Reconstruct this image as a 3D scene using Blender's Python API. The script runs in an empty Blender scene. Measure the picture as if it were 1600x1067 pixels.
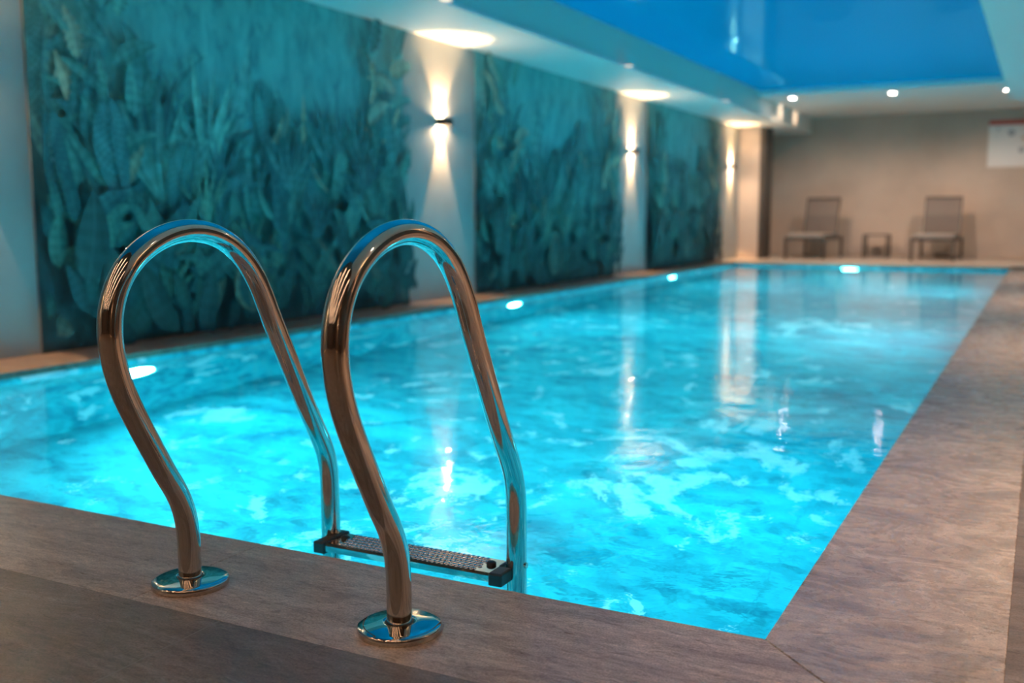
import bpy, bmesh, math, random
from mathutils import Vector, Matrix
from math import sin, cos, pi, radians as R, sqrt

sc = bpy.context.scene
C = sc.collection

# ------------------------------------------------------------------ camera
H = 0.70
yaw, pitch, roll = 0.480102, 0.122306, -0.001467
cd = bpy.data.cameras.new('camera')
cam = bpy.data.objects.new('camera', cd); C.objects.link(cam)
cd.sensor_width = 36; cd.lens = 36 * 1588 / 1600
fw = Vector((-sin(yaw) * cos(pitch), cos(yaw) * cos(pitch), -sin(pitch)))
rt = Vector((cos(yaw), sin(yaw), 0)); up = rt.cross(fw)
r2 = rt * cos(roll) + up * sin(roll); u2 = -rt * sin(roll) + up * cos(roll)
m = Matrix((r2, u2, -fw)).transposed().to_4x4(); m.translation = (0, 0, H)
cam.matrix_world = m
cd.dof.use_dof = True; cd.dof.focus_distance = 1.86; cd.dof.aperture_fstop = 2.6
cd.dof.aperture_blades = 0
cd.clip_start = 0.02
sc.camera = cam

# ------------------------------------------------------------------ world, exposure
w = bpy.data.worlds.new('world'); sc.world = w; w.use_nodes = True
w.node_tree.nodes['Background'].inputs[0].default_value = (0.5, 0.42, 0.36, 1)
w.node_tree.nodes['Background'].inputs[1].default_value = 0.0
vs = sc.view_settings
vs.view_transform = 'Standard'; vs.look = 'None'; vs.gamma = 1; vs.use_curve_mapping = False
vs.exposure = 0.0
sc.cycles.use_denoising = True
sc.cycles.max_bounces = 14; sc.cycles.transmission_bounces = 10
sc.cycles.diffuse_bounces = 5; sc.cycles.glossy_bounces = 5
sc.cycles.sample_clamp_indirect = 10.0
sc.cycles.caustics_refractive = True; sc.cycles.caustics_reflective = True
sc.cycles.blur_glossy = 0.6

# light strengths
POOL_LAMP = 500.0
POOL_COL = (0.045, 0.66, 0.80)
WARM = (1.0, 0.56, 0.25)
WARMW = (1.0, 0.64, 0.42)
WARMB = (1.0, 0.70, 0.50)
SCONCE_UP, SCONCE_DN = 110.0, 140.0
DOWN_W = 80.0
DECK_W = 17.0

# ------------------------------------------------------------------ layout
XR, XL = -0.376, -4.142          # pool inner edges
Y0, Y1 = 1.634, 15.3
XW = -4.56                       # left wall face
XWR = 2.6                        # right wall
YB, YF = 18.8, -5.2              # back wall, wall behind camera
ZS, ZB, ZC = 2.16, 2.43, 2.50    # left soffit, perimeter ceiling, stretched ceiling
XF = -3.77                       # fascia of left soffit
XCR = -0.48                      # right edge of coffer
YC0, YC1 = 0.9, 15.0             # coffer ends
WZ = -0.045                      # water level
COPW = 0.36

# ------------------------------------------------------------------ helpers
def newmat(name):
    mt = bpy.data.materials.new(name); mt.use_nodes = True
    nt = mt.node_tree
    return mt, nt, nt.nodes['Principled BSDF'], nt.nodes['Material Output']
def N(nt, t, **kw):
    n = nt.nodes.new(t)
    for k, v in kw.items(): setattr(n, k, v)
    return n
def L(nt, a, b): nt.links.new(a, b)
def ramp(nt, fac, stops):
    r = N(nt, 'ShaderNodeValToRGB'); e = r.color_ramp.elements
    while len(e) < len(stops): e.new(0.5)
    for el, (p, c) in zip(e, stops):
        el.position = p; el.color = (*c, 1)
    L(nt, fac, r.inputs[0]); return r.outputs[0]
def noise(nt, vec, scale, detail=3, rough=0.5, dist=0.0):
    n = N(nt, 'ShaderNodeTexNoise'); n.inputs['Scale'].default_value = scale
    n.inputs['Detail'].default_value = detail; n.inputs['Roughness'].default_value = rough
    n.inputs['Distortion'].default_value = dist
    if vec is not None: L(nt, vec, n.inputs['Vector'])
    return n.outputs['Fac']
def mapping(nt, scale=(1, 1, 1), rot=(0, 0, 0), loc=(0, 0, 0)):
    g = N(nt, 'ShaderNodeNewGeometry'); mp = N(nt, 'ShaderNodeMapping')
    mp.inputs['Scale'].default_value = scale; mp.inputs['Rotation'].default_value = rot
    mp.inputs['Location'].default_value = loc
    L(nt, g.outputs['Position'], mp.inputs['Vector']); return mp.outputs[0]
def mixc(nt, fac, a, b, mode='MIX'):
    mx = N(nt, 'ShaderNodeMix', data_type='RGBA', blend_type=mode)
    for sock, v in ((mx.inputs['Factor'], fac), (mx.inputs[6], a), (mx.inputs[7], b)):
        if isinstance(v, (int, float)): sock.default_value = v
        elif isinstance(v, tuple): sock.default_value = (*v, 1)
        else: L(nt, v, sock)
    return mx.outputs[2]
def bump(nt, b, h, strength, dist):
    bp = N(nt, 'ShaderNodeBump'); bp.inputs['Strength'].default_value = strength
    bp.inputs['Distance'].default_value = dist
    L(nt, h, bp.inputs['Height']); L(nt, bp.outputs[0], b.inputs['Normal'])

def simple(name, col, rough=0.5, metal=0.0, nscale=None, amt=0.12, bmp=0.0):
    mt, nt, b, o = newmat(name)
    b.inputs['Roughness'].default_value = rough; b.inputs['Metallic'].default_value = metal
    if nscale:
        v = mapping(nt); n = noise(nt, v, nscale, 4, 0.6)
        L(nt, ramp(nt, n, [(0.3, tuple(c * (1 - amt) for c in col)), (0.7, tuple(min(1, c * (1 + amt)) for c in col))]), b.inputs['Base Color'])
        if bmp: bump(nt, b, n, bmp, 0.003)
    else: b.inputs['Base Color'].default_value = (*col, 1)
    return mt
def emit(name, col, s):
    mt, nt, b, o = newmat(name)
    b.inputs['Base Color'].default_value = (0, 0, 0, 1)
    b.inputs['Emission Color'].default_value = (*col, 1); b.inputs['Emission Strength'].default_value = s
    return mt

def travertine(name, base, dark, light, axis_rot, rough=0.32, pits=True, nsc=9.0, nst=5.0, nds=1.4, mst=4.2, fst=2.8):
    mt, nt, b, o = newmat(name)
    v = mapping(nt, scale=(1.0, mst, 1.0), rot=(0, 0, axis_rot))
    n1 = noise(nt, v, 3.0, 7, 0.62, 1.3)
    v2 = mapping(nt, scale=(1.0, nst, 1), rot=(0, 0, axis_rot + 0.15))
    n2 = noise(nt, v2, nsc, 6, 0.68, nds)
    c = ramp(nt, n1, [(0.28, dark), (0.5, base), (0.72, light)])
    c2 = ramp(nt, n2, [(0.34, (0.72, 0.70, 0.68)), (0.55, (1, 1, 1)), (0.8, (1.12, 1.1, 1.08))])
    c = mixc(nt, 0.75, c, c2, 'MULTIPLY')
    n5 = noise(nt, mapping(nt, scale=(1.0, fst, 1), rot=(0, 0, axis_rot - 0.2), loc=(5, 3, 0)), 26.0, 8, 0.72, 1.6)
    c = mixc(nt, 0.8, c, ramp(nt, n5, [(0.36, (0.50, 0.47, 0.44)), (0.47, (0.95, 0.94, 0.93)), (0.55, (1.05, 1.05, 1.05)), (0.66, (1.45, 1.42, 1.38))]), 'MULTIPLY')
    n3 = noise(nt, mapping(nt), 260.0, 2, 0.5)
    c = mixc(nt, 0.6, c, ramp(nt, n3, [(0.35, (0.66, 0.66, 0.66)), (0.65, (1.3, 1.3, 1.3))]), 'MULTIPLY')
    if pits:
        n4 = noise(nt, mapping(nt, scale=(1, 2.6, 1), rot=(0, 0, axis_rot)), 34.0, 3, 0.6)
        pit = ramp(nt, n4, [(0.73, (0, 0, 0)), (0.76, (1, 1, 1))])
        c = mixc(nt, pit, c, tuple(x * 0.35 for x in dark))
    L(nt, c, b.inputs['Base Color'])
    L(nt, ramp(nt, n2, [(0.3, (rough - 0.06,) * 3), (0.7, (rough + 0.12,) * 3)]), b.inputs['Roughness'])
    bump(nt, b, n3, 0.12, 0.002)
    return mt

def finish(bm, name, mat, parent=None, smooth=False, mats=None):
    me = bpy.data.meshes.new(name)
    bmesh.ops.recalc_face_normals(bm, faces=bm.faces)
    bm.to_mesh(me); bm.free()
    for mt in (mats or [mat]): me.materials.append(mt)
    if smooth:
        for p in me.polygons: p.use_smooth = True
    o = bpy.data.objects.new(name, me); C.objects.link(o)
    if parent: o.parent = parent
    return o
def box(bm, x0, x1, y0, y1, z0, z1, bev=0.0, mi=0):
    g = bmesh.ops.create_cube(bm, size=1)
    vs_ = g['verts']
    for v in vs_:
        v.co = Vector((x0 + (v.co.x + .5) * (x1 - x0), y0 + (v.co.y + .5) * (y1 - y0), z0 + (v.co.z + .5) * (z1 - z0)))
    fs = {f for v in vs_ for f in v.link_faces}
    for f in fs: f.material_index = mi
    if bev:
        es = list({e for v in vs_ for e in v.link_edges})
        bmesh.ops.bevel(bm, geom=es, offset=bev, segments=2, affect='EDGES', profile=0.5)
def lathe(bm, prof, seg=48, cx=0, cy=0):
    rings = []
    for r, z in prof:
        if r < 1e-6: rings.append([bm.verts.new((cx, cy, z))])
        else: rings.append([bm.verts.new((cx + r * cos(2 * pi * k / seg), cy + r * sin(2 * pi * k / seg), z)) for k in range(seg)])
    for a, b in zip(rings, rings[1:]):
        for k in range(seg):
            k2 = (k + 1) % seg
            if len(a) == 1: bm.faces.new((a[0], b[k], b[k2]))
            elif len(b) == 1: bm.faces.new((a[k], b[0], a[k2]))
            else: bm.faces.new((a[k], b[k], b[k2], a[k2]))
def tube(bm, pts, r, seg=24, cap=True):
    pts = [Vector(p) for p in pts]; rings = []
    nrm = None
    for i, p in enumerate(pts):
        t = (pts[min(i + 1, len(pts) - 1)] - pts[max(i - 1, 0)]).normalized()
        if nrm is None: nrm = t.orthogonal().normalized()
        nrm = (nrm - t * nrm.dot(t)).normalized(); bn = t.cross(nrm)
        rings.append([bm.verts.new(p + (nrm * cos(2 * pi * k / seg) + bn * sin(2 * pi * k / seg)) * r) for k in range(seg)])
    for a, b in zip(rings, rings[1:]):
        for k in range(seg): bm.faces.new((a[k], a[(k + 1) % seg], b[(k + 1) % seg], b[k]))
    if cap: bm.faces.new(rings[0][::-1]); bm.faces.new(rings[-1])
def quad(bm, a, b, c, d): return bm.faces.new([bm.verts.new(p) for p in (a, b, c, d)])
def rod(bm, a, b, wx, wz=None):
    """rectangular bar between two points"""
    a, b = Vector(a), Vector(b); wz = wz or wx
    t = (b - a).normalized(); s = t.cross(Vector((0, 0, 1)))
    s = Vector((1, 0, 0)) if s.length < 1e-3 else s.normalized(); u = s.cross(t)
    q = []
    for p in (a, b): q.append([bm.verts.new(p + s * i * wx / 2 + u * j * wz / 2) for i, j in ((-1, -1), (1, -1), (1, 1), (-1, 1))])
    for k in range(4): bm.faces.new((q[0][k], q[0][(k + 1) % 4], q[1][(k + 1) % 4], q[1][k]))
    bm.faces.new(q[0][::-1]); bm.faces.new(q[1])
def empty(name, loc=(0, 0, 0), rz=0):
    o = bpy.data.objects.new(name, None); C.objects.link(o); o.location = loc; o.rotation_euler = (0, 0, rz)
    o.empty_display_size = 0.1
    return o
def tag(o, label, cat, group=None, kind=None):
    if label: o['label'] = label
    if cat: o['category'] = cat
    if group: o['group'] = group
    if kind: o['kind'] = kind
    return o
def struct(o, label=None):
    o['kind'] = 'structure'
    if label: o['label'] = label
    return o
def kids(o): return [c for c in bpy.data.objects if c.parent is o]
def copy_tree(o, parent=None):
    c = o.copy(); C.objects.link(c); c.parent = parent
    for ch in kids(o):
        if ch is not c: copy_tree(ch, c)
    return c
def spot(name, loc, target, power, col, angle, blend, rad, parent=None):
    ld = bpy.data.lights.new(name, 'SPOT'); ld.energy = power; ld.color = col
    ld.spot_size = angle; ld.spot_blend = blend; ld.shadow_soft_size = rad
    o = bpy.data.objects.new(name, ld); C.objects.link(o)
    o.location = loc; o.rotation_euler = (Vector(target) - Vector(loc)).to_track_quat('-Z', 'Y').to_euler()
    if parent: o.parent = parent
    return o

# ------------------------------------------------------------------ materials
M_cop_x = travertine('travertine_coping_lengthwise', (0.50, 0.385, 0.31), (0.31, 0.225, 0.175), (0.66, 0.54, 0.45), 0.0)
M_cop_y = travertine('travertine_coping_side', (0.50, 0.41, 0.35), (0.34, 0.265, 0.22), (0.62, 0.53, 0.46), -0.35, rough=0.24, nsc=5.0, nst=1.7, nds=2.6, mst=1.3, fst=2.2)
M_ledge = travertine('dark_travertine_ledge', (0.19, 0.145, 0.115), (0.12, 0.09, 0.07), (0.25, 0.20, 0.16), 0.0)  # coping stone with the ledge's shade darkened into its colour
def deck_mat():
    mt = travertine('dark_stone_deck', (0.21, 0.16, 0.13), (0.12, 0.09, 0.07), (0.30, 0.24, 0.20), 0.0, rough=0.38, pits=False)
    nt = mt.node_tree; b = nt.nodes['Principled BSDF']
    # tile joints: 1.2 m x 0.6 m
    g = N(nt, 'ShaderNodeNewGeometry'); sp = N(nt, 'ShaderNodeSeparateXYZ'); L(nt, g.outputs['Position'], sp.inputs[0])
    outs = []
    for ax, off, per in (('X', 1.24 + 12, 1.2), ('Y', 10.725, 1.2)):
        a = N(nt, 'ShaderNodeMath', operation='ADD'); L(nt, sp.outputs[ax], a.inputs[0]); a.inputs[1].default_value = off
        f = N(nt, 'ShaderNodeMath', operation='PINGPONG'); L(nt, a.outputs[0], f.inputs[0]); f.inputs[1].default_value = per / 2
        l = N(nt, 'ShaderNodeMath', operation='LESS_THAN'); L(nt, f.outputs[0], l.inputs[0]); l.inputs[1].default_value = 0.0012
        outs.append(l.outputs[0])
    mxx = N(nt, 'ShaderNodeMath', operation='MAXIMUM'); L(nt, outs[0], mxx.inputs[0]); L(nt, outs[1], mxx.inputs[1])
    src = b.inputs['Base Color'].links[0].from_socket
    L(nt, mixc(nt, mxx.outputs[0], src, (0.24, 0.21, 0.18)), b.inputs['Base Color'])
    return mt
M_deck = deck_mat()
M_wall = simple('grey_plaster', (0.29, 0.31, 0.31), 0.75, nscale=2.2, amt=0.07)
M_wallw = simple('warm_concrete_plaster', (0.52, 0.42, 0.35), 0.8, nscale=1.1, amt=0.13)
M_fascia = simple('pale_green_fascia_paint', (0.40, 0.64, 0.55), 0.5)  # white soffit paint with the pool's teal light tinted into it
M_wallk = simple('dark_brown_wall', (0.10, 0.07, 0.055), 0.7, nscale=2, amt=0.1)
M_soff = simple('painted_soffit', (0.68, 0.72, 0.70), 0.55)
def steel_mat(name, rough, brushed):
    mt, nt, b, o = newmat(name)
    b.inputs['Metallic'].default_value = 1; b.inputs['Base Color'].default_value = (0.60, 0.56, 0.52, 1)
    b.inputs['Roughness'].default_value = rough
    if brushed:
        n = noise(nt, mapping(nt, scale=(1, 1, 1)), 420, 3, 0.7)
        L(nt, ramp(nt, n, [(0.3, (rough * 0.8,) * 3), (0.7, (rough * 1.25,) * 3)]), b.inputs['Roughness'])
        bump(nt, b, n, 0.03, 0.0005)
    return mt
M_steel = steel_mat('polished_stainless_steel', 0.06, True)
M_mirror = steel_mat('mirror_stainless_steel', 0.05, False)
M_black = simple('black_plastic', (0.012, 0.012, 0.014), 0.35)
M_dark = simple('dark_metal', (0.03, 0.028, 0.026), 0.4, 0.6)
M_frame = simple('brown_grey_aluminium', (0.075, 0.065, 0.06), 0.45, 0.3)
M_sling = simple('taupe_mesh_sling', (0.20, 0.16, 0.14), 0.8, nscale=60, amt=0.15)
M_sling2 = simple('darker_taupe_mesh_sling', (0.155, 0.125, 0.11), 0.8, nscale=60, amt=0.15)
M_cush = simple('light_grey_seat_pad', (0.27, 0.24, 0.22), 0.9, nscale=30, amt=0.08)
M_white = simple('white_board', (0.80, 0.78, 0.76), 0.5)
M_whitep = simple('white_plastic', (0.85, 0.86, 0.86), 0.35)
M_red = simple('red_board_band', (0.55, 0.06, 0.03), 0.5)
M_grey = simple('grey_print', (0.40, 0.41, 0.44), 0.6)
M_orange = simple('orange_print', (0.62, 0.36, 0.18), 0.6)
M_lampE = emit('pool_lamp_glass', POOL_COL, POOL_LAMP * 1.35)
M_lampN = emit('pool_lamp_glass_dimmer', POOL_COL, POOL_LAMP * 0.62)
M_warmE = emit('warm_lens', (1, 0.66, 0.40), 800)
M_linE = emit('linear_lamp_diffuser', (1, 0.60, 0.36), 36)
M_downE = emit('downlight_lens', (1, 0.80, 0.66), 90)
M_sdownE = emit('soffit_downlight_lens', (1, 0.72, 0.50), 1.8)

# stretched blue ceiling: coloured gloss film
def ceil_mat():
    mt, nt, b, o = newmat('glossy_blue_stretch_film')
    d = N(nt, 'ShaderNodeBsdfDiffuse'); d.inputs['Color'].default_value = (0.002, 0.41, 0.75, 1)
    g = N(nt, 'ShaderNodeBsdfGlossy'); g.inputs['Color'].default_value = (0.10, 0.52, 0.92, 1); g.inputs['Roughness'].default_value = 0.03
    mx = N(nt, 'ShaderNodeMixShader'); mx.inputs[0].default_value = 0.30
    L(nt, d.outputs[0], mx.inputs[1]); L(nt, g.outputs[0], mx.inputs[2]); L(nt, mx.outputs[0], o.inputs[0])
    return mt
M_ceil = ceil_mat()

# water surface
def water_mat():
    mt, nt, b, o = newmat('clear_pool_water'); nt.nodes.remove(b)
    g = N(nt, 'ShaderNodeBsdfGlass'); g.inputs['IOR'].default_value = 1.333; g.inputs['Roughness'].default_value = 0.0
    g.inputs['Color'].default_value = (1, 1, 1, 1)
    n1 = noise(nt, mapping(nt, scale=(1, 1.0, 1)), 2.2, 2, 0.5, 0.4)
    n2 = noise(nt, mapping(nt, scale=(1.0, 1, 1), loc=(3, 1, 0)), 11.0, 3, 0.55, 0.3)
    mm = N(nt, 'ShaderNodeMath', operation='MULTIPLY_ADD'); L(nt, n2, mm.inputs[0]); mm.inputs[1].default_value = 0.42; L(nt, n1, mm.inputs[2])
    bp = N(nt, 'ShaderNodeBump'); bp.inputs['Strength'].default_value = 1.0; bp.inputs['Distance'].default_value = 0.0036
    L(nt, mm.outputs[0], bp.inputs['Height']); L(nt, bp.outputs[0], g.inputs['Normal'])
    L(nt, g.outputs[0], o.inputs[0])
    return mt
M_water = water_mat()

# marbled pool liner with pale patches and welded seams
def liner_mat():
    mt, nt, b, o = newmat('marbled_turquoise_liner')
    b.inputs['Roughness'].default_value = 0.5
    n1 = noise(nt, mapping(nt, scale=(1.0, 2.0, 1.0), rot=(0, 0, 0.5)), 1.3, 7, 0.6, 2.0)
    c = ramp(nt, n1, [(0.30, (0.02, 0.24, 0.33)), (0.44, (0.04, 0.46, 0.54)), (0.56, (0.06, 0.62, 0.68)), (0.75, (0.10, 0.76, 0.80))])
    n2 = noise(nt, mapping(nt, scale=(1.0, 1.6, 1.3), rot=(0, 0, -0.3), loc=(4, 2, 0)), 3.2, 6, 0.65, 2.5)
    c = mixc(nt, 0.8, c, ramp(nt, n2, [(0.36, (0.34, 0.42, 0.48)), (0.50, (0.95, 0.97, 0.98)), (0.7, (1.1, 1.06, 1.05))]), 'MULTIPLY')
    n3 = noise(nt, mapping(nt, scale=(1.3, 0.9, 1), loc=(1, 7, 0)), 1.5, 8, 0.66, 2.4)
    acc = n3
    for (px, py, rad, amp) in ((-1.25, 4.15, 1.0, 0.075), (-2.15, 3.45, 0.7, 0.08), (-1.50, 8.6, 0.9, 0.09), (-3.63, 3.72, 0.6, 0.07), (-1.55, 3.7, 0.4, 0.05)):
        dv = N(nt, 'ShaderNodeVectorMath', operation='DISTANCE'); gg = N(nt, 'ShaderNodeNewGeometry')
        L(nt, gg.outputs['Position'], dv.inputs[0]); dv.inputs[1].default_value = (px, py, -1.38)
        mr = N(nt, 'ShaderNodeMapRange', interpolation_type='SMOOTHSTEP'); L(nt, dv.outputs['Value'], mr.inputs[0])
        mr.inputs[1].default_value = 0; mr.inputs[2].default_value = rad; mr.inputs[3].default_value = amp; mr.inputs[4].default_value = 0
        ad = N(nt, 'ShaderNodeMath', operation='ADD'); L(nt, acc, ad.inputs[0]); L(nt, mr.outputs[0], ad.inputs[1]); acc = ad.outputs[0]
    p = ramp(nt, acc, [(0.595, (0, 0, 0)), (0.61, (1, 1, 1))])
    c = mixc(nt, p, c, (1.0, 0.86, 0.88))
    g = N(nt, 'ShaderNodeNewGeometry'); sp = N(nt, 'ShaderNodeSeparateXYZ'); L(nt, g.outputs['Position'], sp.inputs[0])
    a = N(nt, 'ShaderNodeMath', operation='ADD'); L(nt, sp.outputs['X'], a.inputs[0]); a.inputs[1].default_value = 0.766 + 16.5
    f = N(nt, 'ShaderNodeMath', operation='PINGPONG'); L(nt, a.outputs[0], f.inputs[0]); f.inputs[1].default_value = 0.825
    l = N(nt, 'ShaderNodeMath', operation='LESS_THAN'); L(nt, f.outputs[0], l.inputs[0]); l.inputs[1].default_value = 0.003
    c = mixc(nt, l.outputs[0], c, (0.04, 0.40, 0.48))
    L(nt, c, b.inputs['Base Color'])
    return mt
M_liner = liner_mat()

# ------------------------------------------------------------------ structure
# floor: dark deck around the coping ring
bm = bmesh.new()
ox0, ox1, oy0, oy1 = XW, XR + COPW, Y0 - COPW, Y1 + 0.40
box(bm, XW - 0.2, XWR + 0.2, YF - 0.2, oy0, -0.08, 0)
box(bm, ox1, XWR + 0.2, oy0, oy1, -0.08, 0)
struct(finish(bm, 'floor', M_deck), 'dark stone-look floor tiles around the pool')
bm = bmesh.new()
box(bm, XW - 0.2, XWR + 0.2, oy1, YB + 0.2, -0.08, 0)
struct(finish(bm, 'floor', simple('light_stone_deck', (0.40, 0.34, 0.29), 0.35, nscale=3, amt=0.12)), 'light stone floor at the far end of the pool')

def slab(bm, pts, z0=-0.03, z1=0.0, bev=0.0015):
    a = [bm.verts.new((x, y, z0)) for x, y in pts]; b = [bm.verts.new((x, y, z1)) for x, y in pts]
    n = len(pts); fs = [bm.faces.new(a[::-1]), bm.faces.new(b)]
    for k in range(n): fs.append(bm.faces.new((a[k], a[(k + 1) % n], b[(k + 1) % n], b[k])))
    bmesh.ops.recalc_face_normals(bm, faces=fs)
    es = [e for e in fs[1].edges]
    bmesh.ops.bevel(bm, geom=es, offset=bev, segments=1, affect='EDGES')
gj = 0.0006
# near coping, mitred at the right corner
bm = bmesh.new()
xs = [XW, -3.86, -2.66, -1.46]
for i in range(3): slab(bm, [(xs[i] + gj, oy0), (xs[i + 1] - gj, oy0), (xs[i + 1] - gj, Y0), (xs[i] + gj, Y0)])
slab(bm, [(-1.46 + gj, oy0), (ox1 - gj * 2, oy0), (XR - gj * 2, Y0), (-1.46 + gj, Y0)])
struct(finish(bm, 'trim_1', M_cop_x), 'beige travertine coping along the near pool edge')
bm = bmesh.new()
slab(bm, [(ox1, oy0 + gj), (ox1, 3.5 - gj), (XR, 3.5 - gj), (XR, Y0 + gj)])
y = 3.5
while y < Y1 - 0.5:
    y2 = min(y + 1.9, Y1 + 0.4); slab(bm, [(XR, y + gj), (ox1, y + gj), (ox1, y2 - gj), (XR, y2 - gj)]); y = y2
struct(finish(bm, 'trim_2', M_cop_y), 'greyish travertine coping along the right pool edge')
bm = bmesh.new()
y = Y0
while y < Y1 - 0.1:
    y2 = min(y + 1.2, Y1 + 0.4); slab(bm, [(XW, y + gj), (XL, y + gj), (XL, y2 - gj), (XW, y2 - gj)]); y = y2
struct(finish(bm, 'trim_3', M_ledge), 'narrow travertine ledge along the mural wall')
bm = bmesh.new()
x = XL
while x < XR - 0.05:
    x2 = min(x + 1.2, XR); slab(bm, [(x + gj, Y1), (x2 - gj, Y1), (x2 - gj, oy1), (x + gj, oy1)]); x = x2
struct(finish(bm, 'trim_4', M_cop_x), 'travertine coping along the far pool edge')

# pool basin (open box, inside faces)
PZ = -1.38
bm = bmesh.new()
t = 0.06
box(bm, XL - t, XR + t, Y0 - t, Y1 + t, PZ - t, PZ)
box(bm, XL - t, XL, Y0 - t, Y1 + t, PZ, -0.03)
box(bm, XR, XR + t, Y0 - t, Y1 + t, PZ, -0.03)
box(bm, XL, XR, Y0 - t, Y0, PZ, -0.03)
box(bm, XL, XR, Y1, Y1 + t, PZ, -0.03)
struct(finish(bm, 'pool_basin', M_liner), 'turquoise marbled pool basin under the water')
# water surface
bm = bmesh.new()
f = quad(bm, (XL, Y0, WZ), (XR, Y0, WZ), (XR, Y1, WZ), (XL, Y1, WZ))
ow = finish(bm, 'pool_water', M_water)
if ow.data.polygons[0].normal.z < 0: ow.data.flip_normals()
tag(ow, 'bright turquoise water filling the long rectangular pool', 'water', kind='stuff')

# walls
bm = bmesh.new(); box(bm, XW - 0.2, XW, YF - 0.2, YB + 0.2, 0, 2.7); struct(finish(bm, 'wall_left', M_wall), 'plain grey plaster wall behind the murals')
bm = bmesh.new(); box(bm, XW - 0.2, XWR + 0.2, YB, YB + 0.2, 0, 2.7); struct(finish(bm, 'wall_back', M_wallw), 'warm grey concrete-look wall at the far end')
bm = bmesh.new(); box(bm, XWR, XWR + 0.2, YF, YB, 0, 2.7); struct(finish(bm, 'wall_right', M_wallk))
bm = bmesh.new(); box(bm, XW, XWR, YF - 0.2, YF, 0, 2.7); struct(finish(bm, 'wall_front', M_wallk))
# pier standing out at the end of the left wall
bm = bmesh.new(); box(bm, XW, -4.22, 16.95, 17.5, 0, ZS, 0.004)
struct(finish(bm, 'wall_pier', M_wallw), 'short warm-lit wall pier beyond the third wall lamp')
bm = bmesh.new(); box(bm, -4.22, -4.14, 16.97, 17.5, 0, ZS)
struct(finish(bm, 'trim_8', M_frame), 'dark narrow upright strip on the edge of the wall pier')
# ceilings
bm = bmesh.new()
box(bm, XW, XF, YF, YB, ZS, 2.7)
struct(finish(bm, 'ceiling_left', M_soff), 'low white soffit over the mural wall')
bm = bmesh.new()
rod(bm, (XF + 0.012, YF, ZS + 0.012), (XF + 0.012, YC1, ZS + 0.012), 0.024, 0.024)
struct(finish(bm, 'trim_5', M_soff), 'thin trim along the lower soffit edge')
bm = bmesh.new()
box(bm, XF, XWR, YC1, YB, ZB, 2.7)
struct(finish(bm, 'ceiling_back', M_soff), 'white ceiling strip over the loungers')
bm = bmesh.new(); box(bm, XF, XWR, YF, YC0, ZB, 2.7)
struct(finish(bm, 'ceiling_front', M_wallk), 'dark brown ceiling behind the viewpoint')
bm = bmesh.new()
box(bm, XCR, XWR, YC0, YC1, 2.2, 2.7)
struct(finish(bm, 'ceiling_right', M_soff), 'soffit along the right side')
bm = bmesh.new(); box(bm, XF, XF + 0.008, YC0, YC1, ZS + 0.024, ZC)
struct(finish(bm, 'trim_6', M_fascia), 'long teal-looking fascia of the low soffit beside the blue ceiling')
bm = bmesh.new(); box(bm, XCR - 0.008, XCR, YC0, YC1, 2.2, ZC)
struct(finish(bm, 'trim_7', M_fascia), 'fascia along the right side of the blue ceiling')
bm = bmesh.new()
box(bm, XF, XCR, YC0, YC1, ZC, 2.7)
struct(finish(bm, 'ceiling', M_ceil), 'glossy blue stretched ceiling over the pool')

# ------------------------------------------------------------------ murals
def mural_mat():
    mt, nt, b, o = newmat('printed_jungle_mural')
    at = N(nt, 'ShaderNodeVertexColor'); at.layer_name = 'Col'
    n = noise(nt, mapping(nt, scale=(1, 1, 0.5)), 9, 5, 0.65, 0.6)
    n2 = noise(nt, mapping(nt, scale=(1, 3.0, 0.25)), 2.2, 2, 0.5)
    c = mixc(nt, 0.8, at.outputs[0], ramp(nt, n, [(0.3, (0.4, 0.44, 0.5)), (0.5, (1, 1, 1)), (0.75, (1.5, 1.4, 1.3))]), 'MULTIPLY')
    c = mixc(nt, 0.6, c, ramp(nt, n2, [(0.35, (0.75, 0.78, 0.8)), (0.65, (1.15, 1.15, 1.15))]), 'MULTIPLY')
    L(nt, c, b.inputs['Base Color']); b.inputs['Roughness'].default_value = 0.7
    return mt
M_mural = mural_mat()

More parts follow.
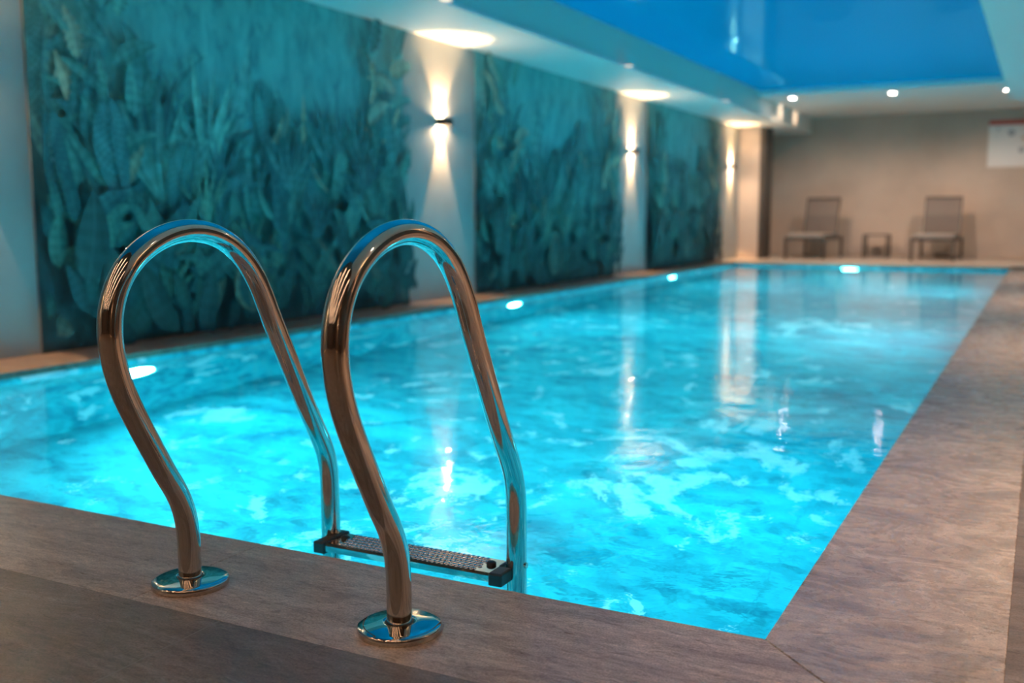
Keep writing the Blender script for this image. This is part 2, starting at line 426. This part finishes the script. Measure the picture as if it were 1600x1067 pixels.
def make_mural(seed, y0, y1, label):
    rnd = random.Random(seed)
    W, Hh = y1 - y0, ZS - 0.002
    bm = bmesh.new(); col = bm.loops.layers.float_color.new('Col')
    lay = [0]
    def face(pts, c, x):
        try: f = bm.faces.new([bm.verts.new((x, y0 + min(max(u, 0.004), W - 0.004), min(max(v, 0.004), Hh - 0.004))) for u, v in pts])
        except ValueError: return
        for i, l in enumerate(f.loops):
            cc = c[i] if isinstance(c, list) else c
            l[col] = (*cc, 1)
    th = 0.012
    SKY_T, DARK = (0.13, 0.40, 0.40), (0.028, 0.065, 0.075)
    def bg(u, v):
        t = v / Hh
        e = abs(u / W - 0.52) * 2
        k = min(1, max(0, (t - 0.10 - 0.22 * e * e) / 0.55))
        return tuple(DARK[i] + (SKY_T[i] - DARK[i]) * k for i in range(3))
    # board
    n = 24
    for i in range(n):
        for j in range(n):
            u0, u1_, v0, v1_ = W * i / n, W * (i + 1) / n, Hh * j / n, Hh * (j + 1) / n
            P = [(u0, v0), (u1_, v0), (u1_, v1_), (u0, v1_)]
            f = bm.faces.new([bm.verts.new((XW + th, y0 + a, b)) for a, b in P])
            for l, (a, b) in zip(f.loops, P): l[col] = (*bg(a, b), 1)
    for a, b, c_, d in (((0, 0), (W, 0), (W, 0), (0, 0)), ((0, Hh), (W, Hh), (W, Hh), (0, Hh)), ((0, 0), (0, Hh), (0, Hh), (0, 0)), ((W, 0), (W, Hh), (W, Hh), (W, 0))):
        f = bm.faces.new([bm.verts.new((XW + 0.002 + xx, y0 + p[0], p[1])) for p, xx in ((a, 0), (b, 0), (c_, th), (d, th))])
        for l in f.loops: l[col] = (0.12, 0.13, 0.13, 1)
    def shade(c, k): return tuple(min(1, x * k) for x in c)
    def leaf(u, v, ang, ln, wd, c, bend=0.3, vein=True, split=False):
        lay[0] += 1; x = XW + th + 0.0006 + 0.00009 * lay[0]
        S = 12; cen = []
        a = ang; p = (u, v)
        for s in range(S + 1):
            cen.append((p[0], p[1], a)); p = (p[0] + cos(a) * ln / S, p[1] + sin(a) * ln / S); a += bend / S
        def wp(s):
            q = s / S; return wd * (sin(pi * min(1, q ** 0.75)) ** 0.8 if 0 < q < 1 else 0.02)
        b_ = bg(min(max(u, 0), W), min(max(v, 0), Hh)); bl = 0.08 + 0.34 * rnd.random()
        fl = (0.60, 1.15, 1.12) if c[0] < c[1] else (1.1, 1.05, 0.95)
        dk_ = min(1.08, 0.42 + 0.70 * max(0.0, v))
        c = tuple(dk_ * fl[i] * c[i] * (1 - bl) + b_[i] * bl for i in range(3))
        hi, lo = shade(c, 1.22), shade(c, 0.72)
        for s in range(S):
            for sd in (-1, 1):
                A, B = cen[s], cen[s + 1]
                wa, wb = wp(s), wp(s + 1)
                if split and s % 2: wb *= 0.55
                pa = (A[0] + cos(A[2] + sd * pi / 2) * wa + cos(A[2]) * (-0.1) * wa, A[1] + sin(A[2] + sd * pi / 2) * wa)
                pb = (B[0] + cos(B[2] + sd * pi / 2) * wb, B[1] + sin(B[2] + sd * pi / 2) * wb)
                st = 1.12 if s % 2 else 0.9
                e = hi if sd > 0 else lo
                face([(A[0], A[1]), (B[0], B[1]), pb, pa], [shade(c, st), shade(c, st), shade(e, st), shade(e, st)], x)
        if vein:
            vc = shade(c, 1.5); vw = max(0.002, wd * 0.06)
            for s in range(S):
                A, B = cen[s], cen[s + 1]
                face([(A[0] - sin(A[2]) * vw, A[1] + cos(A[2]) * vw), (B[0] - sin(B[2]) * vw * .7, B[1] + cos(B[2]) * vw * .7),
                      (B[0] + sin(B[2]) * vw * .7, B[1] - cos(B[2]) * vw * .7), (A[0] + sin(A[2]) * vw, A[1] - cos(A[2]) * vw)], vc, x + 0.00004)
    def frond(u, v, ang, ln, c, bend):
        S = 15; a = ang; p = (u, v)
        for s in range(S):
            q = s / S; l2 = ln * 0.34 * sin(pi * (0.12 + 0.85 * q)) + 0.02
            for sd in (-1, 1):
                leaf(p[0], p[1], a + sd * (1.0 - 0.45 * q), l2, l2 * 0.10, shade(c, rnd.uniform(0.8, 1.2)), bend=-sd * 0.5, vein=False)
            p = (p[0] + cos(a) * ln / S, p[1] + sin(a) * ln / S); a += bend / S
    GREENS = [(0.10, 0.17, 0.15), (0.07, 0.13, 0.13), (0.14, 0.21, 0.18), (0.055, 0.10, 0.11), (0.18, 0.24, 0.20), (0.09, 0.15, 0.16)]
    TAN = [(0.34, 0.30, 0.22), (0.28, 0.27, 0.20), (0.40, 0.36, 0.27)]
    def top(u):
        e = u / W
        return Hh * (0.74 + 0.26 * max(0, 1 - e / 0.24) + 0.20 * max(0, (e - 0.80) / 0.2) + 0.06 * sin(e * 17 + seed))
    def fan(u, v, n_, ln, c):
        for q in range(n_):
            a = pi / 2 + (q - (n_ - 1) / 2) * rnd.uniform(0.16, 0.26)
            leaf(u + rnd.uniform(-.01, .01), v, a, ln * rnd.uniform(0.75, 1.1), ln * rnd.uniform(0.03, 0.055), shade(c, rnd.uniform(0.6, 1.3)), (pi / 2 - a) * rnd.uniform(-0.9, -0.2), vein=False)
    # far pale layer, then mid, then near and dark at the foot
    for k in range(60):
        u = rnd.uniform(0, W); v = rnd.uniform(0.3, top(u) * 0.85)
        c = rnd.choice([(0.22, 0.29, 0.28), (0.18, 0.26, 0.25), (0.25, 0.31, 0.30)])
        leaf(u, v, pi / 2 + rnd.uniform(-0.7, 0.7), rnd.uniform(0.3, 0.7), rnd.uniform(0.02, 0.07), c, rnd.uniform(-0.8, 0.8))
    for k in range(14):
        u = rnd.uniform(0, W); hh = top(u)
        frond(u, hh * rnd.uniform(0.35, 0.62), pi / 2 + rnd.uniform(-0.6, 0.6), rnd.uniform(0.4, 0.75), rnd.choice([(0.16, 0.22, 0.21), (0.11, 0.17, 0.17)]), rnd.uniform(-0.9, 0.9))
    for k in range(190):
        u = rnd.uniform(0, W); v = rnd.uniform(0.15, top(u) * 0.78)
        c = rnd.choice(GREENS) if rnd.random() > 0.08 else rnd.choice(TAN)
        leaf(u, v, pi / 2 + rnd.uniform(-1.4, 1.4), rnd.uniform(0.15, 0.42), rnd.uniform(0.015, 0.065), c, rnd.uniform(-1.4, 1.4), split=rnd.random() > 0.6)
    for k in range(22):
        u = rnd.uniform(0.04, 0.96) * W
        fan(u, rnd.uniform(0.35, 0.62) * top(u), rnd.randint(4, 7), rnd.uniform(0.4, 0.7), rnd.choice([(0.10, 0.15, 0.15), (0.05, 0.09, 0.10), (0.16, 0.22, 0.21), (0.22, 0.28, 0.25)]))
    # tall plants at both sides reaching the ceiling
    for side in (0.09, 0.16, 0.86, 0.93):
        for k in range(9):
            u = W * side + rnd.uniform(-0.12, 0.12); v = Hh * (0.40 + 0.06 * k)
            c = rnd.choice(GREENS[:3] + TAN[:1]) if rnd.random() > 0.1 else rnd.choice(TAN)
            leaf(u, v, pi / 2 + rnd.uniform(-1.1, 1.1), rnd.uniform(0.25, 0.45), rnd.uniform(0.03, 0.075), c, rnd.uniform(-1.2, 1.2), split=rnd.random() > 0.5)
    for k in range(10):
        u = rnd.uniform(0, W)
        frond(u, rnd.uniform(0.2, 0.9), pi / 2 + rnd.uniform(-0.8, 0.8), rnd.uniform(0.3, 0.6), rnd.choice(GREENS), rnd.uniform(-1, 1))
    for k in range(18):
        fan(rnd.uniform(0.03, 0.97) * W, rnd.uniform(0.1, 0.9), rnd.randint(4, 8), rnd.uniform(0.25, 0.5), rnd.choice([(0.04, 0.07, 0.08), (0.15, 0.20, 0.17), (0.08, 0.13, 0.13), (0.25, 0.27, 0.20)]))
    for k in range(120):
        u = rnd.uniform(0, W); v = rnd.uniform(0, 0.75) ** 1.2
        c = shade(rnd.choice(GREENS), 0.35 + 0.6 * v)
        if rnd.random() < 0.06: c = shade(rnd.choice(TAN), 0.5)
        leaf(u, v, pi / 2 + rnd.uniform(-1.2, 1.2), rnd.uniform(0.15, 0.36), rnd.uniform(0.02, 0.06), c, rnd.uniform(-1.3, 1.3))
    # large dark paddle leaves at the lower left, pale pod near them
    for (uu, vv, aa, ln, wd) in ((0.10, 0.05, 1.35, 0.5, 0.10), (0.22, 0.05, 1.9, 0.45, 0.09), (0.06, 0.35, 1.3, 0.5, 0.11), (0.30, 0.02, 1.2, 0.4, 0.08)):
        leaf(uu * W, vv, aa, ln, wd, (0.075, 0.085, 0.08), 0.3)
    leaf(0.43 * W, 0.10, pi / 2, 0.42, 0.16, (0.26, 0.25, 0.19), 0.0, vein=False)
    leaf(0.43 * W, 0.12, pi / 2, 0.38, 0.12, (0.05, 0.075, 0.075), 0.0)
    leaf(0.43 * W, 0.12, pi / 2, 0.28, 0.025, (0.30, 0.24, 0.16), 0.0, vein=False)
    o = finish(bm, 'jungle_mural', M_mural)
    tag(o, label, 'mural', 'printed jungle murals on the left wall')
    return o
make_mural(3, 3.49, 6.87, 'largest nearest teal jungle leaf mural, left of the nearest wall lamp')
make_mural(8, 8.02, 11.40, 'teal jungle leaf mural between the nearest and second wall lamps')
make_mural(21, 12.47, 15.62, 'narrow-looking farthest jungle leaf mural, between second and third wall lamps')

# ------------------------------------------------------------------ wall lamps
def make_sconce():
    r = empty('wall_lamp')
    bm = bmesh.new()
    # open tube body: ring of four walls plus middle partition
    w2, d, hz, t = 0.062, 0.085, 0.030, 0.004
    box(bm, 0.0, d, -w2, -w2 + t, -hz, hz); box(bm, 0.0, d, w2 - t, w2, -hz, hz)
    box(bm, 0.0, t, -w2 + t, w2 - t, -hz, hz); box(bm, d - t, d, -w2 + t, w2 - t, -hz, hz)
    box(bm, t, d - t, -w2 + t, w2 - t, -0.004, 0.004)
    finish(bm, 'lamp_body', M_dark, r)
    for s in (1, -1):
        bm = bmesh.new(); lathe(bm, [(0, s * 0.018), (0.024, s * 0.018), (0.030, s * 0.010)], 24, 0.043, 0)
        l = finish(bm, 'lens', M_warmE, r)
    return r
sconce0 = make_sconce()
labs = ['black up-and-down wall lamp lighting the column at the extreme left edge',
        'nearest in view of the black up-and-down wall lamps, beside the large mural',
        'second black up-and-down wall lamp, between the middle and far murals',
        'farthest black up-and-down wall lamp, next to the wall pier']
def fill_sconce(r, i):
    y = r.location.y
    spot('lamp_light', (0.043, 0, 0.034), (0.043, 0, 1), SCONCE_UP, WARM, R(70), 0.25, 0.012, r)
    spot('lamp_light', (0.043, 0, -0.034), (0.043, 0, -1), SCONCE_DN, WARM, R(46), 0.12, 0.010, r)
sconces = []
for i, yy in enumerate((2.98, 7.456, 11.93, 16.41)):
    r = sconce0 if i == 0 else copy_tree(sconce0)
    r.location = (XW, yy, 1.49); sconces.append(r)
for i, (x, yy, rz) in enumerate([(XW, -1.50, 0), (XWR, 2.98, pi), (XWR, 7.456, pi), (XWR, -1.5, pi)]):  # right-wall lamps are unseen, added for reflections in the handrails
    r = copy_tree(sconce0); r.location = (x, yy, 1.49); r.rotation_euler = (0, 0, rz); sconces.append(r)
labs += ['black wall lamp on the mural-side wall behind the viewpoint', 'black wall lamp on the right wall level with the nearest mural',
         'black wall lamp on the right wall level with the middle of the pool', 'black wall lamp on the right wall behind the viewpoint']
for i, r in enumerate(sconces):
    tag(r, labs[i], 'wall lamp', 'up-and-down wall lamps between the murals'); fill_sconce(r, i)

# ------------------------------------------------------------------ ceiling downlights
def make_down(E, r0=0.045, name='ceiling_downlight'):
    r = empty(name)
    bm = bmesh.new(); lathe(bm, [(r0, -0.001), (r0, -0.006), (r0 + 0.010, -0.004), (r0 + 0.012, 0.0)], 32); finish(bm, 'trim_ring', M_whitep, r)
    bm = bmesh.new(); lathe(bm, [(0, -0.003), (r0 - 0.002, -0.003), (r0, -0.001)], 32); finish(bm, 'lens', E, r)
    return r
d0 = make_down(M_downE)
spots_ = [(-3.40, 15.50, ZB, 'white ceiling downlight at the left end of the far ceiling strip'),
          (-2.01, 15.55, ZB, 'white ceiling downlight in the middle of the far ceiling strip'),
          (-0.55, 15.90, ZB, 'white ceiling downlight above the wall sign, farthest right')]
for i, (x, y, z, lb) in enumerate(spots_):
    o = d0 if i == 0 else copy_tree(d0)
    o.location = (x, y, z); tag(o, lb, 'downlight', 'downlights in the far ceiling strip')
    spot('downlight_beam', (x, y, z - 0.012), (x, y + 1.9, 0), DOWN_W * 2.6, WARMB, R(100), 0.7, 0.03)
d1 = make_down(M_sdownE, 0.045, 'soffit_downlight')
for i, (x, y, lb) in enumerate([(-3.90, 9.54, 'dim warm recessed light in the low soffit, nearer of the two'), (-3.90, 12.98, 'dim warm recessed light in the low soffit, farther of the two'),
      (-3.90, 2.66, 'recessed soffit light level with the ladder, above the frame'), (-3.90, -0.78, 'recessed soffit light behind the viewpoint'), (-3.90, 6.10, 'recessed soffit light over the large mural, above the frame')]):
    o = d1 if i == 0 else copy_tree(d1)
    o.location = (x + 0.24 - 0.02, y, ZS); tag(o, lb, 'downlight', 'recessed lights in the low soffit')
    spot('soffit_beam', (x + 0.22, y, ZS - 0.012), (x + 0.22, y, 0), 5, WARMW, R(80), 0.8, 0.03)
# small swivelling spots set in the far ceiling strip, turned away from the pool
def make_swivel():
    r = empty('swivel_spotlight')
    bm = bmesh.new(); lathe(bm, [(0.036, -0.001), (0.036, -0.006), (0.046, -0.004), (0.048, 0.0)], 32); finish(bm, 'trim_ring', M_whitep, r)
    bm = bmesh.new(); lathe(bm, [(0.0, -0.004), (0.022, -0.010), (0.030, -0.020), (0.034, -0.012), (0.035, -0.001)], 32); finish(bm, 'spot_head', M_whitep, r, True)
    return r
s0 = make_swivel()
for i, (x, y, tx, ty, e, lb) in enumerate([(-3.40, 16.40, XF, 16.36, 22, 'small swivelling ceiling spot near the soffit end, behind the leftmost far downlight'),
                                 (-3.40, 17.45, XF, 17.42, 22, 'small swivelling ceiling spot nearest the back wall, lighting the soffit end'),
                                 (-2.03, 16.42, 0, 0, 0, 'small unlit swivelling ceiling spot behind the middle far downlight')]):
    o = s0 if i == 0 else copy_tree(s0)
    o.location = (x, y, ZB); tag(o, lb, 'spotlight', 'swivelling spots in the far ceiling strip')
    if e: spot('swivel_beam', (x - 0.01, y, ZB - 0.024), (tx, ty, ZB - 0.10), e, WARMW, R(48), 0.9, 0.02)
# unseen downlights added beside the camera to warm the deck
dk = 0
for k_, (x, y, z, e) in enumerate([(1.1, 2.6, 2.2, 24), (1.1, 6.0, 2.2, 22), (1.1, 9.4, 2.2, 22), (1.1, 12.8, 2.2, 22)]):
    o = copy_tree(d0); o.location = (x, y, z)
    tag(o, ['recessed downlight over the right deck, nearest the ladder end', 'recessed downlight over the right deck, second from the ladder end', 'recessed downlight over the right deck, third from the ladder end', 'recessed downlight over the right deck, nearest the loungers'][k_], 'downlight', 'downlights over the deck outside the frame')
    spot('downlight_beam', (x, y, z - 0.012), (x, y, 0), e * DECK_W, WARMW, R(100), 0.9, 0.03)

# invented slim ceiling lamps, unseen: warm the near deck, streak the rails
bm = bmesh.new(); box(bm, -0.014, 0.014, -5.5, 0.0, -0.012, 0.0, 0.002)
ll = finish(bm, 'lamp_housing', M_dark)
lr = empty('linear_lamp'); ll.parent = lr
bm = bmesh.new(); box(bm, -0.010, 0.010, -5.48, -0.02, -0.016, -0.0121); finish(bm, 'diffuser', M_linE, lr)
for i, (x, lb) in enumerate([(-3.1, 'slim linear ceiling lamp nearest the mural wall, above the near deck'), (-2.2, 'slim linear ceiling lamp second from the mural wall'),
                             (-1.3, 'slim linear ceiling lamp third from the mural wall'), (-0.4, 'slim linear ceiling lamp fourth from the mural wall'), (0.9, 'slim linear ceiling lamp farthest from the mural wall')]):
    o = lr if i == 0 else copy_tree(lr)
    o.location = (x, 0.7, ZB); tag(o, lb, 'ceiling lamp', 'linear lamps over the near deck')

# ------------------------------------------------------------------ underwater lamps
def make_pool_lamp():
    r = empty('pool_lamp')
    bm = bmesh.new(); lathe(bm, [(0.120, 0.0), (0.120, 0.014), (0.130, 0.020), (0.150, 0.016), (0.155, 0.0)], 40); finish(bm, 'bezel', M_whitep, r, True)
    bm = bmesh.new(); lathe(bm, [(0, 0.014), (0.08, 0.012), (0.120, 0.006)], 40); finish(bm, 'lamp_glass', M_lampE, r, True)
    return r
pl = make_pool_lamp()
def dimmer(o):
    for c in kids(o):
        if c.name.startswith('lamp_glass'):
            c.data = c.data.copy(); c.data.materials.clear(); c.data.materials.append(M_lampN)
LZ = WZ - 0.34
pls = [((XL, 3.72, LZ), (0, R(90), 0), 'nearest underwater lamp in the mural-side pool wall'),
       ((XL, 7.98, LZ), (0, R(90), 0), 'middle underwater lamp in the mural-side pool wall'),
       ((XL, 12.31, LZ), (0, R(90), 0), 'farthest underwater lamp in the mural-side pool wall'),
       ((-2.46, Y1, LZ), (R(90), 0, 0), 'bright underwater lamp in the far end wall below the loungers'),
       ((XR, 3.72, LZ), (0, R(-90), 0), 'nearest underwater lamp in the right-hand pool wall'),  # right and near walls: unseen lamps added to even the pool light
       ((XR, 7.98, LZ), (0, R(-90), 0), 'middle underwater lamp in the right-hand pool wall'),
       ((XR, 12.31, LZ), (0, R(-90), 0), 'farthest underwater lamp in the right-hand pool wall'),
       ((-2.46, Y0, LZ), (R(-90), 0, 0), 'underwater lamp in the near end wall under the ladder side')]
for i, (p, rot, lb) in enumerate(pls):
    o = pl if i == 0 else copy_tree(pl)
    o.location = p; o.rotation_euler = rot; tag(o, lb, 'pool lamp', 'underwater pool lamps')
    if i in (4, 7): dimmer(o)
# round floor inlets
bm = bmesh.new(); lathe(bm, [(0, 0.018), (0.04, 0.018), (0.045, 0.012), (0.07, 0.012), (0.078, 0.0)], 40)
fi = finish(bm, 'floor_inlet', M_whitep, smooth=False)
for i, (x, y, lb) in enumerate([(-1.33, 4.30, 'round white inlet cover on the pool floor, nearer right one'), (-3.38, 6.40, 'round white inlet cover on the pool floor, farther left one')]):
    o = fi if i == 0 else fi.copy()
    if i: C.objects.link(o)
    o.location = (x, y, PZ); tag(o, lb, 'pool inlet', 'inlet covers on the pool floor')

# ------------------------------------------------------------------ ladder
prof = [(1.383, 0.0), (1.383, 0.05), (1.382, 0.10), (1.375, 0.145), (1.358, 0.186), (1.335, 0.223), (1.310, 0.268), (1.285, 0.313),
        (1.262, 0.357), (1.243, 0.398), (1.229, 0.442), (1.222, 0.493), (1.228, 0.545), (1.251, 0.594), (1.292, 0.634),
        (1.350, 0.663), (1.420, 0.674), (1.494, 0.660), (1.555, 0.622), (1.600, 0.565), (1.632, 0.500), (1.664, 0.436), (1.698, 0.371),
        (1.731, 0.306), (1.762, 0.250), (1.790, 0.200), (1.806, 0.165), (1.815, 0.130), (1.818, 0.09), (1.818, 0.0), (1.818, -0.3), (1.818, -0.85)]
def catmull(P, n=6):
    out = []
    for i in range(len(P) - 1):
        p0, p1, p2, p3 = P[max(i - 1, 0)], P[i], P[i + 1], P[min(i + 2, len(P) - 1)]
        for k in range(n):
            t = k / n
            out.append(tuple(0.5 * ((2 * b) + (-a + c) * t + (2 * a - 5 * b + 4 * c - d) * t * t + (-a + 3 * b - 3 * c + d) * t ** 3) for a, b, c, d in zip(p0, p1, p2, p3)))
    out.append(P[-1]); return out
def smooth_path(P, it=2):
    for _ in range(it):
        P = [P[0]] + [tuple((a + 2 * b + c) / 4 for a, b, c in zip(P[i - 1], P[i], P[i + 1])) for i in range(1, len(P) - 1)] + [P[-1]]
    return P
path = smooth_path(catmull(prof), 6)
ladder = empty('pool_ladder', (-1.177, 1.383, 0))
tag(ladder, 'polished steel pool ladder with two looped handrails at the near pool edge', 'ladder')
def make_rail(xo):
    bm = bmesh.new(); tube(bm, [(xo, y - 1.383, z + 0.002) for y, z in path], 0.0215, 40)
    rail = finish(bm, 'handrail', M_steel, ladder, True)
    # flange
    bm = bmesh.new()
    lathe(bm, [(0.024, 0.0), (0.0715, 0.0), (0.0722, 0.003), (0.0722, 0.010), (0.0705, 0.0128), (0.060, 0.0150), (0.040, 0.0172), (0.030, 0.0180), (0.0252, 0.0180), (0.0236, 0.0165), (0.0236, 0.010)], 96, xo, 0)
    finish(bm, 'flange', M_mirror, rail, True)
    bm = bmesh.new(); lathe(bm, [(0.0216, 0.0175), (0.0238, 0.0172), (0.0238, 0.012)], 48, xo, 0)
    finish(bm, 'seal_ring', M_black, rail, True)
    # screw on the outside of the leg at tread height
    bm = bmesh.new()
    tube(bm, [(xo + 0.018, 0.435, -0.018), (xo + 0.0245, 0.435, -0.018)], 0.006, 16)
    finish(bm, 'screw', M_steel, rail)
    bm = bmesh.new(); lathe(bm, [(0, -0.875), (0.02, -0.872), (0.0235, -0.86), (0.0235, -0.82), (0.0216, -0.82)], 32, xo, 0.435)
    finish(bm, 'rubber_foot', M_black, rail)
    return rail
make_rail(0.24); make_rail(-0.24)
def make_tread(z):
    x0, x1, ya, yb = -0.212, 0.212, 0.372, 0.462
    bm = bmesh.new()
    # pressed channel: top with rounded lips, open below
    sec = [(ya + 0.004, z - 0.020), (ya, z - 0.018), (ya, z - 0.005), (ya + 0.005, z), (yb - 0.005, z), (yb, z - 0.005), (yb, z - 0.018), (yb - 0.004, z - 0.020),
           (yb - 0.004, z - 0.006), (yb - 0.007, z - 0.003), (ya + 0.007, z - 0.003), (ya + 0.004, z - 0.006)]
    A = [bm.verts.new((x0, y, zz)) for y, zz in sec]; B = [bm.verts.new((x1, y, zz)) for y, zz in sec]
    n = len(sec)
    for k in range(n): bm.faces.new((A[k], A[(k + 1) % n], B[(k + 1) % n], B[k]))
    tr = finish(bm, 'tread', M_mirror, ladder)
    # raised anti-slip dimples
    bm = bmesh.new()
    nx, ny = 30, 5
    for i in range(nx):
        for j in range(ny):
            cx = x0 + 0.035 + (x1 - x0 - 0.07) * (i + (0.5 if j % 2 else 0)) / nx; cy = ya + 0.014 + (yb - ya - 0.028) * j / (ny - 1)
            pr = [(0.0062, z - 0.0002), (0.0052, z + 0.0018), (0.0028, z + 0.0031), (0, z + 0.0035)]
            lathe(bm, pr, 10, cx, cy)
    finish(bm, 'tread_dimples', M_mirror, tr, True)
    for s in (-1, 1):
        bm = bmesh.new()
        xa, xb = (x1 - 0.004, 0.2395) if s > 0 else (-0.2395, x0 + 0.004)
        box(bm, xa, xb, ya - 0.004, yb - 0.045, z - 0.030, z + 0.003, 0.004)
        box(bm, xa - (0.006 if s > 0 else 0), xb - (0.006 if s > 0 else 0) - 0.0, yb - 0.047, yb + 0.003, z - 0.024, z + 0.004, 0.003) if s < 0 else box(bm, xa, xa + 0.008, yb - 0.047, yb + 0.003, z - 0.024, z + 0.004, 0.003)
        finish(bm, 'end_cap', M_black, tr)
        bm = bmesh.new(); cx = s * 0.188
        lathe(bm, [(0, z + 0.008), (0.007, z + 0.0075), (0.0105, z + 0.005), (0.0105, z - 0.001)], 24, cx, (ya + yb) / 2 + 0.004)
        finish(bm, 'bolt_cap', M_black, tr, True)
    return tr
for z in (-0.024, -0.30, -0.57): make_tread(z)

# ------------------------------------------------------------------ loungers and table
def make_lounger():
    r = empty('sun_lounger')
    wd, ln = 0.66, 1.22; hz = 0.33
    for x in (-wd / 2 + 0.02, wd / 2 - 0.02):
        for y in (0.02, ln - 0.02):
            bm = bmesh.new(); rod(bm, (x, y, 0), (x, y, hz - 0.02 if y < 0.1 else hz + 0.03), 0.04, 0.045); finish(bm, 'leg', M_frame, r)
    bm = bmesh.new()
    for x in (-wd / 2 + 0.02, wd / 2 - 0.02): box(bm, x - 0.02, x + 0.02, 0, ln, hz - 0.02, hz + 0.025, 0.004)
    box(bm, -wd / 2, wd / 2, -0.002, 0.04, hz - 0.02, hz + 0.02, 0.004); box(bm, -wd / 2 + .04, wd / 2 - .04, ln - 0.04, ln, hz - 0.02, hz + 0.02, 0.004)
    box(bm, -wd / 2 + .04, wd / 2 - .04, 0.72, 0.75, hz - 0.02, hz + 0.01, 0.003)
    finish(bm, 'frame', M_frame, r)
    bm = bmesh.new()
    n = 8
    box(bm, -wd / 2 + 0.035, wd / 2 - 0.035, 0.02, 0.86, hz + 0.02, hz + 0.085, 0.02)
    finish(bm, 'seat_pad', M_cush, r, True)
    # backrest, leaning back
    base = Vector((0.03, 0.86, hz + 0.06)); a = R(72); L_ = 0.64; bw = 0.27
    U = Vector((0, cos(a), sin(a))); Nn = Vector((0, -sin(a), cos(a)))
    bf = bmesh.new()
    for x in (-bw, bw): rod(bf, base + Vector((x, 0, 0)), base + Vector((x, 0, 0)) + U * L_, 0.03, 0.03)
    rod(bf, base + Vector((-bw - .015, 0, 0)) + U * L_, base + Vector((bw + .015, 0, 0)) + U * L_, 0.03, 0.03)
    rod(bf, base + Vector((-bw, 0, 0)) - U * 0.02, base + Vector((bw, 0, 0)) - U * 0.02, 0.03, 0.03)
    k = finish(bf, 'backrest_frame', M_frame, r)
    for (t0, t1, mt, nm) in ((0.0, 0.34, M_sling2, 'lower_sling'), (0.34, L_, M_sling, 'upper_sling')):
        bm = bmesh.new(); S = 8
        ring = []
        for i in range(S + 1):
            x = -bw + 2 * bw * i / S; sag = -0.012 * (1 - (2 * i / S - 1) ** 2)
            ring.append([bm.verts.new(base + Vector((x, 0, 0)) + U * tt + Nn * (sag + off)) for tt, off in ((t0, 0.003), (t1, 0.003), (t1, -0.003), (t0, -0.003))])
        for p, q in zip(ring, ring[1:]):
            for j in range(4): bm.faces.new((p[j], p[(j + 1) % 4], q[(j + 1) % 4], q[j]))
        bm.faces.new(ring[0][::-1]); bm.faces.new(ring[-1])
        finish(bm, nm, mt, k)
    # support strut of the backrest
    for x in (-bw + 0.03, bw - 0.03):
        bm = bmesh.new(); rod(bm, base + Vector((x, 0.02, 0)) + U * 0.28, (x, ln - 0.03, hz + 0.01), 0.018, 0.018)
        finish(bm, 'backrest_strut', M_frame, r)
    return r
lg = make_lounger()
lg.location = (-3.49, 17.10, 0); lg.rotation_euler = (0, 0, R(-4.0))
tag(lg, 'taupe sling sun lounger with upright back, left of the low table', 'sun lounger', 'sun loungers by the far wall')
l2 = copy_tree(lg); l2.location = (-1.54, 17.20, 0); l2.rotation_euler = (0, 0, R(-1.5))
tag(l2, 'taupe sling sun lounger with upright back, right of the low table', 'sun lounger', 'sun loungers by the far wall')
tb = empty('side_table', (-2.52, 18.1, 0))
tag(tb, 'small low brown metal side table between the two sun loungers', 'table')
for x in (-0.19, 0.19):
    for y in (0.02, 0.38):
        bm = bmesh.new(); rod(bm, (x, y, 0), (x, y, 0.37), 0.03, 0.03); finish(bm, 'leg', M_frame, tb)
bm = bmesh.new(); box(bm, -0.205, 0.205, 0.0, 0.40, 0.37, 0.39, 0.004); finish(bm, 'tabletop', M_frame, tb)

# ------------------------------------------------------------------ sign on back wall
sg = empty('wall_sign', (-0.90, YB, 1.50))
tag(sg, 'large white board with a red top band on the far wall', 'sign')
bm = bmesh.new(); box(bm, 0, 1.25, -0.012, 0, 0, 0.68, 0.002); finish(bm, 'board', M_white, sg)
bm = bmesh.new(); box(bm, 0, 1.25, -0.014, 0, 0.68, 0.755, 0.002); finish(bm, 'red_band', M_red, sg)
def pict(x, z, s, mt, kind):
    bm = bmesh.new()
    if kind == 0:      # small walking figure
        g = bmesh.ops.create_circle(bm, cap_ends=True, radius=0.022 * s, segments=16, matrix=Matrix.Translation((x, -0.0135, z + 0.085 * s)) @ Matrix.Rotation(pi / 2, 4, 'X'))
        rod(bm, (x, -0.0135, z + 0.06 * s), (x - 0.01 * s, -0.0135, z), 0.030 * s, 0.002)
        rod(bm, (x - 0.01 * s, -0.0135, z), (x - 0.035 * s, -0.0135, z - 0.07 * s), 0.014 * s, 0.002)
        rod(bm, (x - 0.01 * s, -0.0135, z), (x + 0.025 * s, -0.0135, z - 0.07 * s), 0.014 * s, 0.002)
    else:
        bmesh.ops.create_circle(bm, cap_ends=True, radius=0.05 * s, segments=24, matrix=Matrix.Translation((x, -0.0135, z)) @ Matrix.Rotation(pi / 2, 4, 'X'))
    finish(bm, 'pictogram', mt, sg)
pict(0.14, 0.53, 1.0, M_grey, 0); pict(0.34, 0.55, 1.1, M_grey, 1); pict(0.52, 0.36, 1.2, M_orange, 0); pict(0.50, 0.27, 0.9, M_grey, 1)
